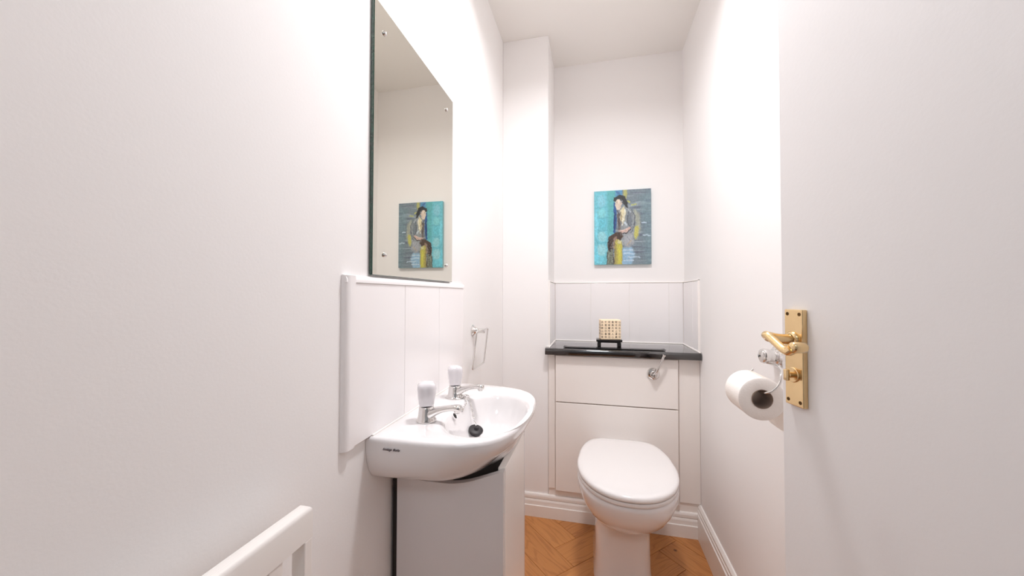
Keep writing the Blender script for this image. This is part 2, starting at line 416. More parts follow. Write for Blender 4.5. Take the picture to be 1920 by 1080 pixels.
box(XC, XC + .008, YC + .002, YB, 1.1465, 1.152, .0016, bm=b); box(XR - .008, XR, 1.748, YB, 1.1465, 1.152, .0016, bm=b)
box(XR - .008, XR, 1.748, 1.7545, zt1 + .001, 1.152, .0016, bm=b); box(XC, XC + .008, YC + .0005, YC + .005, zt1 + .001, 1.152, .0012, bm=b)
obj('edge_trim', b, 'sealant', sp)

# splashback on the left wall behind the basin
s2 = thing('basin_splashback', 'glossy white tiled splashback with rounded edge trim behind the wash basin, under the mirror', 'splashback', (XL, .88, .79))
obj('grout', box(XL, XL + .0066, .592, 1.182, .793, 1.106), 'grout', s2)
ys = [.5975, .7865, .9825, 1.182]
for y0, y1 in zip(ys, ys[1:]): obj('tile', box(XL + .0035, XL + .0085, y0 + .0007, y1 - .0007, .7915, 1.1025, .0008), 'tile', s2)
def rounded(path_a, path_b, up, out, wdt, th, b):
    """quarter-round trim strip from a to b lying on the wall, up = direction across it"""
    a = Vector(path_a); c = Vector(path_b); up = Vector(up); out = Vector(out)
    pr = [(0, 0), (wdt, 0)] + [(wdt - th + th * math.cos(q), th * math.sin(q)) for q in [PI / 2 * i / 5 for i in range(6)]] + [(0, th)]
    A = [b.verts.new(a + up * p + out * q) for p, q in pr]; B = [b.verts.new(c + up * p + out * q) for p, q in pr]
    for k in range(len(pr)): b.faces.new((A[k], A[(k + 1) % len(pr)], B[(k + 1) % len(pr)], B[k]))
    b.faces.new(A[::-1]); b.faces.new(B)
b = bmesh.new()
rounded((XL, .5965, .7915), (XL, .5965, 1.1165), (0, -1, 0), (1, 0, 0), .0255, .0125, b)
obj('edge_trim', b, 'tile', s2, 35)
b = bmesh.new()
rounded((XL, .573, 1.1035), (XL, 1.1835, 1.1035), (0, 0, 1), (1, 0, 0), .0145, .0105, b)
obj('edge_trim', b, 'tile', s2, 35)

# ================================================================== MIRROR
my0, my1, mz0, mz1, mx0, mx1 = .6525, 1.0785, 1.1212, 1.7075, XL + .001, XL + .0085
mr = thing('wall_mirror', 'frameless rectangular mirror with green glass edge and four screws, above the basin', 'mirror', (XL, (my0 + my1) / 2, mz0))
b = box(mx0, mx1, my0, my1, mz0, mz1, .0013, 1)
for f in b.faces:
    f.normal_update(); f.material_index = 0 if f.calc_center_median().x > mx1 - .0002 else 1
obj('glass_panel', b, ['mirror', 'glassedge'], mr)
for y, z in ((.6885, 1.651), (.6960, 1.167), (1.0245, 1.654), (1.030, 1.171)):
    obj('screw_cap', lathe([(0, -.0002), (.0052, -.0002), (.0055, .0015), (.0045, .004), (.002, .0055), (0, .006)], (mx1, y, z), (1, 0, 0), 20), 'chrome', mr, 50)

# ================================================================== PAINTING
def painting(px0, px1, pz0, pz1, y):
    W, Hh = 150, 204
    rng = np.random.RandomState(7)
    def vnoise(nx, ny, seed, w=W + 1, h=Hh + 1):
        r = np.random.RandomState(seed); g = r.rand(ny + 2, nx + 2)
        u = np.linspace(0, nx, w); v = np.linspace(0, ny, h)
        ui = np.minimum(u.astype(int), nx - 1); vi = np.minimum(v.astype(int), ny - 1)
        fu = (u - ui); fv = (v - vi); fu = fu * fu * (3 - 2 * fu); fv = fv * fv * (3 - 2 * fv)
        a = g[np.ix_(vi, ui)]; bq = g[np.ix_(vi, ui + 1)]; c = g[np.ix_(vi + 1, ui)]; d = g[np.ix_(vi + 1, ui + 1)]
        return (a * (1 - fu) + bq * fu) * (1 - fv)[:, None] + (c * (1 - fu) + d * fu) * fv[:, None]
    uu, vv = np.meshgrid(np.linspace(0, 1, W + 1), np.linspace(0, 1, Hh + 1))     # v down
    X = uu + (vnoise(26, 34, 1) - .5) * .02; Y = vv + (vnoise(26, 34, 2) - .5) * .018
    img = np.zeros((Hh + 1, W + 1, 3))
    def setc(mask, c, a=1.0):
        c = np.array(c, float) / 255; k = (mask * a)[..., None]
        img[:] = img * (1 - k) + c * k
    def poly(pts, c, a=1.0, soft=.006):
        inside = np.zeros(X.shape, bool); j = len(pts) - 1; dist = np.full(X.shape, 9.)
        for i in range(len(pts)):
            xi, yi = pts[i]; xj, yj = pts[j]
            cond = ((yi > Y) != (yj > Y)) & (X < (xj - xi) * (Y - yi) / (yj - yi + 1e-12) + xi); inside ^= cond
            dx, dy = xj - xi, yj - yi; t = np.clip(((X - xi) * dx + (Y - yi) * dy) / (dx * dx + dy * dy + 1e-12), 0, 1)
            dist = np.minimum(dist, np.hypot(X - xi - t * dx, Y - yi - t * dy)); j = i
        sd = np.where(inside, dist, -dist)
        setc(np.clip(sd / soft * .5 + .5, 0, 1), c, a)
    def line(pts, w_, c, a=1.0):
        dist = np.full(X.shape, 9.)
        for (x0, y0), (x1, y1) in zip(pts, pts[1:]):
            dx, dy = x1 - x0, y1 - y0; t = np.clip(((X - x0) * dx + (Y - y0) * dy) / (dx * dx + dy * dy + 1e-12), 0, 1)
            dist = np.minimum(dist, np.hypot(X - x0 - t * dx, Y - y0 - t * dy))
        setc(np.clip((w_ - dist) / .006 + .5, 0, 1), c, a)
    setc(np.ones(X.shape), (108, 126, 136))
    st = vnoise(5, 70, 3); setc(np.clip((st - .62) * 5, 0, 1), (150, 166, 176), .6)
    st = vnoise(4, 60, 4); setc(np.clip((st - .62) * 5, 0, 1), (84, 92, 112), .7)
    poly([(.80, .1), (1.05, .0), (1.05, 1.02), (.9, 1.02), (.86, .5)], (104, 140, 150), .5, .05)
    # turquoise side
    poly([(-.1, -.1), (.40, -.1), (.36, .3), (.37, .58), (.22, 1.1), (-.1, 1.1)], (92, 186, 204), 1, .01)
    poly([(.22, -.1), (.40, -.1), (.36, .3), (.36, .56), (.24, .6), (.25, .3)], (74, 168, 172), .9, .02)
    for cx, cy, rx, ry, c in ((.13, .14, .08, .09, (120, 194, 214)), (.14, .30, .08, .07, (112, 200, 206)), (.14, .44, .09, .08, (84, 190, 210)),
                              (.14, .62, .08, .08, (140, 206, 214)), (.13, .80, .09, .09, (146, 208, 216)), (.10, .93, .08, .06, (104, 204, 226)), (.04, .45, .03, .2, (110, 214, 236)), (.03, .86, .04, .13, (96, 206, 230))):
        d = np.hypot((X - cx) / rx, (Y - cy) / ry); setc(np.clip((1.1 - d) * 3, 0, 1), c, .75)
    for yy in (.22, .36, .53, .70): line([(.05, yy), (.14, yy + .015), (.24, yy)], .006, (70, 158, 178), .5)
    # upper centre
    poly([(.36, -.1), (.52, -.1), (.50, .08), (.38, .09)], (70, 140, 186), 1); line([(.40, .02), (.46, .05)], .012, (52, 92, 150), .8)
    poly([(.51, -.1), (.60, -.1), (.575, .16), (.53, .12)], (176, 178, 92), .9)
    # deep blue strip
    poly([(.345, .16), (.40, .18), (.40, .42), (.37, .60), (.34, .56), (.355, .35)], (30, 78, 142)); line([(.37, .3), (.36, .52)], .01, (24, 50, 104), .9)
    # chair back
    poly([(.70, .26), (.80, .32), (.82, .52), (.76, .68), (.70, .64)], (158, 164, 146), .9, .02)
    poly([(.69, .50), (.79, .48), (.78, .62), (.72, .68)], (184, 182, 82), .95)
    line([(.63, .17), (.60, .15)], .014, (190, 190, 80), .8); line([(.66, .205), (.74, .205)], .01, (180, 188, 90), .8)
    # lower right light blue strokes
    poly([(.50, .78), (.66, .77), (.72, .86), (.62, 1.1), (.46, 1.1), (.49, .88)], (132, 176, 208), .95, .02)
    for yy, x0, x1 in ((.81, .52, .68), (.855, .52, .72), (.90, .60, .80), (.95, .52, .70), (.62, .86, .98), (.45, .84, .92)): line([(x0, yy), (x1, yy + .004)], .008, (184, 208, 226), .8)
    # jacket
    poly([(.44, .28), (.56, .22), (.66, .27), (.72, .36), (.74, .46), (.70, .60), (.71, .72), (.62, .78), (.50, .74), (.47, .60), (.42, .56), (.41, .40)], (132, 142, 146), 1)
    poly([(.60, .28), (.67, .32), (.68, .50), (.62, .54), (.57, .40)], (96, 108, 118), .8, .02)
    poly([(.52, .62), (.68, .58), (.69, .74), (.56, .77)], (160, 164, 172), .8, .02); line([(.58, .74), (.66, .68)], .008, (186, 160, 120), .7)
    poly([(.41, .33), (.47, .30), (.47, .52), (.43, .56)], (92, 82, 74), .9)
    # neck and open shirt
    poly([(.47, .27), (.53, .22), (.56, .30), (.545, .40), (.51, .48), (.47, .40)], (214, 204, 158), 1)
    line([(.475, .30), (.50, .46)], .006, (120, 104, 70), .7); line([(.55, .27), (.50, .48)], .009, (226, 228, 214), .8)
    # face and hair
    poly([(.36, .12), (.48, .10), (.50, .19), (.46, .26), (.405, .26), (.375, .21)], (214, 198, 176), 1)
    poly([(.43, .20), (.49, .17), (.48, .24), (.44, .26)], (198, 176, 160), .7, .02); line([(.385, .165), (.42, .165)], .004, (120, 96, 84), .8)
    poly([(.335, .145), (.35, .10), (.44, .065), (.54, .08), (.585, .14), (.60, .24), (.60, .27), (.54, .21), (.49, .17), (.46, .115), (.41, .115), (.37, .15)], (38, 42, 44), 1)
    line([(.48, .12), (.52, .20)], .008, (90, 104, 118), .6); line([(.46, .16), (.50, .15)], .006, (180, 182, 186), .7)
    # coat outlines
    line([(.66, .27), (.72, .36), (.71, .50), (.65, .58)], .005, (52, 60, 74), .8); line([(.58, .25), (.64, .30)], .007, (176, 190, 200), .7)
    line([(.61, .30), (.585, .42), (.64, .50)], .006, (60, 66, 80), .7); line([(.42, .28), (.45, .33), (.43, .52)], .006, (50, 44, 46), .8)
    line([(.55, .45), (.57, .47)], .018, (188, 206, 216), .9)
    # arms and hands
    poly([(.42, .55), (.55, .53), (.64, .50), (.65, .53), (.56, .575), (.47, .58)], (206, 170, 156), 1); line([(.46, .545), (.60, .525)], .006, (230, 206, 196), .7)
    line([(.46, .585), (.56, .59), (.65, .53)], .007, (44, 36, 40), .9)
    # lap and legs
    poly([(.25, .63), (.38, .57), (.48, .57), (.52, .62), (.46, .68), (.38, .66), (.33, .70), (.32, .84), (.24, .82)], (70, 52, 42), 1)
    poly([(.34, .64), (.40, .62), (.42, .70), (.36, .80), (.33, .78)], (142, 114, 98), .9)
    poly([(.24, .80), (.33, .80), (.36, 1.1), (.20, 1.1)], (112, 122, 104), .95)
    poly([(.36, .80), (.37, .68), (.41, .66), (.50, .70), (.49, 1.1), (.35, 1.1)], (168, 158, 76), 1)
    poly([(.40, .72), (.48, .74), (.47, .98), (.43, 1.0), (.42, .84)], (208, 206, 62), .85, .02)
    poly([(.42, .66), (.49, .68), (.47, .73), (.42, .72)], (212, 210, 150), .8)
    line([(.27, .66), (.28, .82)], .012, (24, 20, 26), .9); line([(.24, .84), (.22, 1.0)], .006, (52, 40, 40), .8); line([(.33, .86), (.35, 1.0)], .008, (60, 48, 40), .8); line([(.39, .74), (.37, .98)], .006, (120, 96, 60), .7)
    for q in range(150):
        x = rng.uniform(.22, .38); y_ = rng.uniform(.64, 1.0); line([(x, y_), (x + rng.uniform(-.01, .01), y_ + .01)], .003, (30, 24, 30) if q % 3 else (200, 200, 190), .5)
    for q in range(90):
        x = rng.uniform(.42, .70); y_ = rng.uniform(.30, .75); line([(x, y_), (x + rng.uniform(-.02, .02), y_ + rng.uniform(.01, .03))], .003, [(70, 76, 88), (190, 196, 200), (150, 140, 120)][q % 3], .5)
    img *= (1 + (vnoise(60, 60, 9) - .5) * .16)[..., None]
    g_ = img.mean(-1, keepdims=True); img = np.clip((g_ + (img - g_) * .86) ** .93, 0, 1); linr = np.where(img <= .04045, img / 12.92, ((img + .055) / 1.055) ** 2.4)
    me = bpy.data.meshes.new('painted_face')
    xs_ = px0 + uu * (px1 - px0); zs_ = pz1 - vv * (pz1 - pz0)
    V = np.stack([xs_, np.full(xs_.shape, y) - .0006 * vnoise(70, 90, 11), zs_], -1).reshape(-1, 3)
    idx = np.arange((W + 1) * (Hh + 1)).reshape(Hh + 1, W + 1)
    Fc = np.stack([idx[:-1, :-1], idx[1:, :-1], idx[1:, 1:], idx[:-1, 1:]], -1).reshape(-1, 4)
    me.from_pydata(V.tolist(), [], Fc.tolist())
    ca = me.color_attributes.new('paint', 'FLOAT_COLOR', 'POINT')
    ca.data.foreach_set('color', np.concatenate([linr.reshape(-1, 3), np.ones((V.shape[0], 1))], 1).ravel())
    mt = bpy.data.materials.new('oil_paint'); mt.use_nodes = True; nt = mt.node_tree
    at = nt.nodes.new('ShaderNodeAttribute'); at.attribute_name = 'paint'; bs = nt.nodes['Principled BSDF']
    nt.links.new(at.outputs['Color'], bs.inputs['Base Color']); bs.inputs['Roughness'].default_value = .5
    me.materials.append(mt); me.polygons.foreach_set('use_smooth', [True] * len(me.polygons))
    return me
pt = thing('canvas_painting', 'unframed turquoise and grey canvas painting of a seated dark-haired woman, on the alcove wall', 'painting', (.15, YB, 1.2465))
PX0, PX1, PZ0, PZ1 = .0025, .2975, 1.2470, 1.6505
obj('canvas', box(PX0, PX1, YB - .0178, YB - .0005, PZ0, PZ1, .001, 1), 'canvasside', pt)
pm = painting(PX0, PX1, PZ0, PZ1, YB - .0184)
po = bpy.data.objects.new('painted_face', pm); COL.objects.link(po); po.parent = pt; po.matrix_parent_inverse = parent_world(pt).inverted()

# ================================================================== THINGS ON THE WORKTOP
# thin black tray with upturned ends
ty, tz = 1.757, zt1
pth = []
for i in range(25):
    t_ = i / 24; x = -.1445 + t_ * .4615
    e = abs(t_ * 2 - 1); pth.append((x, tz + .0004 + .0030 * max(0, (e - .86) / .14) ** 2))
b = bmesh.new(); ring = []
for x, z in pth:
    ring.append([b.verts.new((x, ty - .016, z + .0018)), b.verts.new((x, ty - .010, z)), b.verts.new((x, ty + .012, z)), b.verts.new((x, ty + .018, z + .0018)),
                 b.verts.new((x, ty + .018, z + .0048)), b.verts.new((x, ty + .012, z + .0028)), b.verts.new((x, ty - .010, z + .0028)), b.verts.new((x, ty - .016, z + .0048))])
for A, B in zip(ring, ring[1:]):
    for k in range(8): b.faces.new((A[k], A[(k + 1) % 8], B[(k + 1) % 8], B[k]))
b.faces.new(ring[0][::-1]); b.faces.new(ring[-1])
tag(obj('incense_tray', b, 'lacquer', None, 50), 'long thin black tray with upturned ends lying along the front of the worktop', 'tray')

# small black stand
sx, sy, sz = .071, 1.822, zt1
st = thing('display_stand', 'small black lacquered four-legged stand on the worktop under the cream block', 'stand', (sx, sy, sz))
obj('stand_top', box(sx - .061, sx + .061, sy - .034, sy + .034, sz + .030, sz + .0405, .0025), 'lacquer', st)
obj('apron', box(sx - .054, sx + .054, sy - .029, sy + .029, sz + .0245, sz + .031, .001), 'lacquer', st)
for a in (-1, 1):
    for c in (-1, 1):
        x, y = sx + a * .047, sy + c * .023
        obj('leg', box(x - .0085, x + .0085, y - .006, y + .006, sz, sz + .026, .0015), 'lacquer', st)
# cream block with brush characters
bz = sz + .0408; bw, bd, bh = .0475, .030, .095
blk = thing('calligraphy_block', 'cream block covered in black brush characters, on the small black stand', 'ornament', (sx + .004, sy, bz))
blk.rotation_euler = (0, 0, math.radians(9))
b = box(-bw, bw, -bd, bd, 0, bh, .003)
obj('block_body', b, 'cream', blk, world=False)
def text_mesh(s, size, m, parent, mtx, name, extr=.0002, shear=0, align='CENTER'):
    cu = bpy.data.curves.new('t', 'FONT'); cu.body = s; cu.size = size; cu.align_x = align; cu.align_y = 'CENTER'; cu.extrude = extr; cu.shear = shear
    cu.resolution_u = 2; cu.space_line = 1.28 if '\n' in s else 1
    o = bpy.data.objects.new('t', cu); COL.objects.link(o); bpy.context.view_layer.update()
    dg = bpy.context.evaluated_depsgraph_get(); me = bpy.data.meshes.new_from_object(o.evaluated_get(dg)); bpy.data.objects.remove(o)
    me.name = name; me.transform(mtx); me.materials.clear(); me.materials.append(M[m])
    r = bpy.data.objects.new(name, me); COL.objects.link(r); r.parent = parent; return r
cols = ['山月水下石中', '明月松上清泉', '長風大天人心', '花香書竹雲白', '千里江日春秋', '古木寒山石夜']
for i, cstr in enumerate(cols):
    x = bw * .86 - i * bw * 2 / 5.75
    body = '\n'.join(cstr)
    cu_m = Matrix.Translation((x, -bd - .0002, bh * .5)) @ Matrix.Rotation(PI / 2, 4, 'X')
    text_mesh(body, .0112, 'ink', blk, cu_m, 'characters')
for i, cstr in enumerate(['石水月風', '人心天下']):
    cu_m = Matrix.Translation((-bw - .0002, bd * (.45 - .9 * i), bh * .5)) @ Matrix.Rotation(-PI / 2, 4, 'Z') @ Matrix.Rotation(PI / 2, 4, 'X')
    text_mesh('\n'.join(cstr), .0112, 'ink', blk, cu_m, 'characters')

# ================================================================== TOILET
TCX = .116
toilet = thing('toilet', 'white back-to-wall toilet with the lid closed', 'toilet', (TCX, 1.5, 0))
NT = 72
def plan(wid, yf, yb, ywid, back_hw, pf=2.15, pb=2.6, cx=TCX):
    """closed outline: elliptical front to yf, squarer back at yb; widest (half width wid) at ywid"""
    out = []; pb = pb * 1.7
    for k in range(NT):
        a = 2 * PI * k / NT; c, s = math.cos(a), math.sin(a)
        if s < 0:
            x = abs(c) ** (2 / pf) * math.copysign(1, c) * wid; y = ywid - abs(s) ** (2 / pf) * (ywid - yf)
        else:
            yy = abs(s) ** (2 / pb); y = ywid + yy * (yb - ywid)
            x = abs(c) ** (2 / pb) * math.copysign(1, c) * wid
            hw = wid + (back_hw - wid) * yy ** 1.6
            x = math.copysign(min(abs(x) * 1.0, hw) if False else abs(c) ** (2 / (pb + 1.2)) * hw, c)
        out.append((cx + x, y))
    return out
def rings_of(specs):
    return [[Vector((x, y, z)) for x, y in plan(*sp_)] for sp_, z in specs]
def shrink(sp_, d): w_, yf, yb, yw, bh_ = sp_[:5]; return (w_ - d, yf + d, yb - d, yw, bh_ - d)
lid = (.181, 1.197, 1.672, 1.440, .146)
# bowl and pedestal, one body
bd_ = [((.176, 1.208, 1.7405, 1.44, .128), .396), ((.181, 1.203, 1.7405, 1.44, .132), .390), ((.181, 1.203, 1.7405, 1.44, .132), .378), ((.178, 1.208, 1.7405, 1.44, .130), .355),
       ((.169, 1.224, 1.7405, 1.45, .127), .322), ((.155, 1.250, 1.7405, 1.46, .124), .290), ((.136, 1.288, 1.7405, 1.49, .120), .260), ((.117, 1.330, 1.7405, 1.52, .116), .236),
       ((.106, 1.356, 1.7405, 1.55, .108), .212), ((.103, 1.364, 1.7405, 1.55, .106), .18), ((.103, 1.364, 1.7405, 1.55, .106), .12), ((.104, 1.362, 1.7405, 1.55, .107), .06), ((.108, 1.354, 1.7405, 1.55, .111), .02), ((.110, 1.351, 1.7405, 1.55, .113), .0)]
bd_ = [(p_, z + (.0085 if z > .25 else .012 if z > .15 else 0)) for p_, z in bd_]
rg = []
for sp_, z in bd_:
    k = sstep(.27, .19, z); pf = 2.15 + 1.6 * k
    cx = TCX - .012 * k
    rg.append([Vector((x, y, z)) for x, y in plan(*sp_, pf=pf, pb=3.2, cx=cx)])
b = loft(rg)
obj('bowl', b, 'ceramic', toilet, 60)
seat = (.1805, 1.199, 1.668, 1.440, .142)
obj('seat', loft(rings_of([(shrink(seat, .035), .4050), (shrink(seat, .032), .4072), (shrink(seat, .001), .4073), (seat, .4100), (seat, .4172), (shrink(seat, .0012), .4196), (shrink(seat, .006), .4206)])), 'plastic', toilet, 40)
obj('lid', loft(rings_of([(shrink(lid, .035), .4208), (shrink(lid, .032), .4236), (shrink(lid, .001), .4237), (lid, .4265), (lid, .4335), (shrink(lid, .0025), .4385), (shrink(lid, .008), .4415), (shrink(lid, .02), .4430), (shrink(lid, .05), .4442), (shrink(lid, .1), .4450)])), 'plastic', toilet, 40)
for x in (TCX - .075, TCX + .075):
    obj('hinge', lathe([(0, -.014), (.009, -.014), (.010, -.010), (.010, .010), (.009, .014), (0, .014)], (x, 1.697, .404), (1, 0, 0), 18), 'plastic', toilet, 50)

# ================================================================== WASH BASIN
ZR = .7905
basin = thing('wash_basin', 'white wall-hung wash basin with two chrome taps and a black plug', 'basin', (XL, .885, .69))
outl = [(-.4535, .648), (-.36, .6495), (-.29, .6545), (-.235, .669), (-.197, .698), (-.170, .748), (-.156, .815), (-.1515, .890), (-.1535, .955), (-.163, 1.010), (-.187, 1.058), (-.232, 1.094), (-.30, 1.112), (-.38, 1.118), (-.4535, 1.12)]
op = [Vector((x, y)) for x, y in outl]
fine = [Vector((p.x, p.y)) for p in smoothpath([(x, y, 0) for x, y in outl], 10)]
BC = Vector((-.262, .868))
def ray_out(a):
    d = Vector((math.cos(a), math.sin(a))); best = None
    n = len(fine); seg = list(zip(fine, fine[1:])) + [(fine[-1], fine[0])]
    for p, q in seg:
        e = q - p; den = d.x * e.y - d.y * e.x
        if abs(den) < 1e-12: continue
        w_ = p - BC; t_ = (w_.x * e.y - w_.y * e.x) / den; u_ = (w_.x * d.y - w_.y * d.x) / den
        if t_ > 0 and -1e-6 <= u_ <= 1 + 1e-6: best = t_ if best is None else min(best, t_)
    return best
NA = 144
angs = [2 * PI * k / NA for k in range(NA)]
for cpt in (fine[0], fine[-1]):       # snap to the two wall corners
    a = math.atan2(cpt.y - BC.y, cpt.x - BC.x) % (2 * PI); i = min(range(NA), key=lambda k: abs(angs[k] - a)); angs[i] = a
def lipr(a):
    """bowl opening radius: ellipse, flattened towards the taps"""
    rx = .098 if math.cos(a) > 0 else .086; ry = .160
    p = 2.3
    return (abs(math.cos(a) / rx) ** p + abs(math.sin(a) / ry) ** p) ** (-1 / p)
outer, lip = [], []
for a in angs:
    outer.append(ray_out(a)); lip.append(min(lipr(a), outer[-1] * .9))
def pt2(a, r): return BC + Vector((math.cos(a), math.sin(a))) * r
rings = []
def ring_z(rf, zf): rings.append([Vector((*pt2(a, rf(i, a)), zf(i, a))) for i, a in enumerate(angs)])
zbot = .688
for fr, z in ((.06, zbot), (.30, zbot + .001), (.50, zbot + .005), (.66, zbot + .014), (.79, zbot + .031), (.88, zbot + .054), (.935, zbot + .075), (.97, zbot + .089), (.995, zbot + .096)):
    ring_z(lambda i, a, fr=fr: lip[i] * fr, lambda i, a, z=z: z)
ring_z(lambda i, a: lip[i] + .006, lambda i, a: ZR - .0028)
ring_z(lambda i, a: lip[i] + .014, lambda i, a: ZR - .001)
def deckw(i, f): return lip[i] + .014 + (outer[i] - .010 - lip[i] - .014) * f
for f in (.33, .66): ring_z(lambda i, a, f=f: max(deckw(i, f), lip[i] + .014 + .001 * f), lambda i, a: ZR)
ring_z(lambda i, a: outer[i] - .009, lambda i, a: ZR)
ring_z(lambda i, a: outer[i] - .004, lambda i, a: ZR - .0012)
ring_z(lambda i, a: outer[i] - .001, lambda i, a: ZR - .0045)
ring_z(lambda i, a: outer[i], lambda i, a: ZR - .010)
# underside: deep against the wall, shallow at the front lip
def frontness(i, a): x = pt2(a, outer[i]).x; return sstep(-.33, -.155, x)
def und(depth_w, depth_f, in_w, in_f):
    def rf(i, a):
        k = frontness(i, a); return outer[i] - (in_w + (in_f - in_w) * k) * 1.0
    def zf(i, a):
        k = frontness(i, a); return ZR - (depth_w + (depth_f - depth_w) * k)
    rg_ = []
    for i, a in enumerate(angs):
        p = pt2(a, rf(i, a)); x = max(p.x, XL + .0005); 
        if pt2(a, outer[i]).x < XL + .004: x = XL + .0005
        rg_.append(Vector((x, p.y, zf(i, a))))
    rings.append(rg_)
und(.030, .022, .001, .003); und(.052, .034, .006, .010); und(.073, .046, .016, .024); und(.088, .060, .030, .046); und(.097, .078, .050, .075); und(.103, .096, .080, .105)
rg_ = [Vector((max(BC.x + (p.x - BC.x) * .3, XL + .001), BC.y + (p.y - BC.y) * .3, ZR - .112)) for p in rings[-1]]; rings.append(rg_)
b = loft(rings, True, True)
obj('basin_body', b, 'ceramic', basin, 50)
# overflow hole on the back of the bowl and waste in its floor
ov = Vector((-.3415, .850, .776)); ovn = Vector((.75, 0, .55)).normalized()
b = lathe([(.0098, -.003), (.0096, .0002), (.0080, .0009), (.0070, 0), (.0070, -.003)], ov, ovn, 28)
obj('overflow_ring', b, 'ceramic', basin, 40)
obj('overflow_hole', lathe([(.0070, .0002), (.005, .0004), (0, .0004)], ov, ovn, 24), 'dark', basin, 40)
obj('waste', lathe([(.024, 0), (.023, .002), (.018, .002), (.016, 0), (0, -.001)], (BC.x, BC.y, zbot + .0015), (0, 0, 1), 28), 'chrome', basin, 40)
# maker's mark on the near side (raised print)
def outpoint(x):
    best = min(fine[:60], key=lambda p: abs(p.x - x)); return best.y
mx = Matrix.Translation((-.396, outpoint(-.396) - .0012, .7705)) @ Matrix.Rotation(math.radians(1.5), 4, 'Z') @ Matrix.Rotation(PI / 2, 4, 'X')
mk = text_mesh('Armitage  Shanks', .0068, 'mark', basin, Matrix.Identity(4), 'makers_mark', extr=.0010, shear=.4)
mk.data.transform(Matrix.Diagonal((.78, 1, 1, 1))); mk.data.transform(mx); mk.matrix_parent_inverse = parent_world(basin).inverted()
# sealant at the wall
obj('sealant_bead', box(XL + .009, XL + .013, .655, 1.115, ZR - .001, ZR + .0035, .0012), 'sealant', basin)

# pillar taps
def pillar_tap(x, y, label, ring=False):
    t = thing('basin_tap', label, 'tap', (x, y, ZR), 'pillar taps on the basin')
    z = 0
    def L(bm):
        return bm
    bb = lathe([(0, .0), (.0225, .0), (.0232, .002), (.0215, .005), (.0195, .010), (.0182, .020), (.0172, .028), (.0165, .0325), (.0145, .034), (0, .034)], (0, 0, 0), (0, 0, 1), 32)
    obj('tap_body', bb, 'chrome', t, 50, world=False)
    # spout: flat bar rising slightly, nozzle turned down
    rings_ = []
    for px, pz, hw, hh in ((.004, .015, .0165, .012), (.016, .0185, .0150, .0115), (.028, .0245, .0120, .0085), (.042, .0295, .0102, .0066), (.058, .0330, .0097, .0060), (.070, .0345, .0100, .0062), (.077, .0342, .0102, .0070), (.0825, .0328, .0094, .0072), (.085, .0315, .006, .005)):
        rings_.append([Vector((px, math.copysign(abs(math.cos(q)) ** .7, math.cos(q)) * hw, pz + math.copysign(abs(math.sin(q)) ** .7, math.sin(q)) * hh)) for q in [2 * PI * k / 20 for k in range(20)]])
    sp_ = loft(rings_)
    join(sp_, lathe([(0, .0), (.0072, .0), (.0080, .004), (.0082, .005), (0, .005)], (.0755, 0, .0245), (0, 0, 1), 20))
    so_ = obj('spout', sp_, 'chrome', t, 50, world=False)
    obj('nozzle', lathe([(.0060, 0), (.0060, -.0012), (0, -.0012)], (.0755, 0, .0246), (0, 0, 1), 16), 'dark', so_, world=False)
    obj('neck', lathe([(.0125, .0335), (.0125, .039), (.0, .039)], (0, 0, 0), (0, 0, 1), 24), 'rubber', t, world=False)
    # white knob: rounded square, wider at the top, domed
    kr = []
    for zz, r in ((.0365, .0130), (.0365, .0168), (.041, .0182), (.052, .0200), (.064, .0216), (.075, .0224), (.081, .0218), (.0855, .0195), (.0882, .0148), (.0894, .008), (.0897, .002)):
        ring_ = []
        for k in range(40):
            a = 2 * PI * k / 40; e = (abs(math.cos(a)) ** 4.2 + abs(math.sin(a)) ** 4.2) ** (-1 / 4.2)
            pinch = .97 - .05 * max(0, math.cos(4 * a)) ** 2
            ring_.append(Vector((math.cos(a) * e * r * .97 * pinch, math.sin(a) * e * r * .97 * pinch, zz)))
        kr.append(ring_)
    kb = loft(kr)
    bmesh.ops.rotate(kb, verts=kb.verts, cent=(0, 0, 0), matrix=Matrix.Rotation(math.radians(28), 3, 'Z'))
    obj('tap_knob', kb, 'knob', t, 60, world=False)
    if ring: obj('collar', lathe([(.022, 0), (.0262, 0), (.0268, .0015), (.0255, .0035), (.022, .004)], (0, 0, 0), (0, 0, 1), 32), 'chrome', t, 50, world=False)
    return t
pillar_tap(-.377, .764, 'chrome tap with white knob, the nearer of the two on the basin')
pillar_tap(-.385, .957, 'chrome tap with white knob, the further one, next to the towel ring', True)
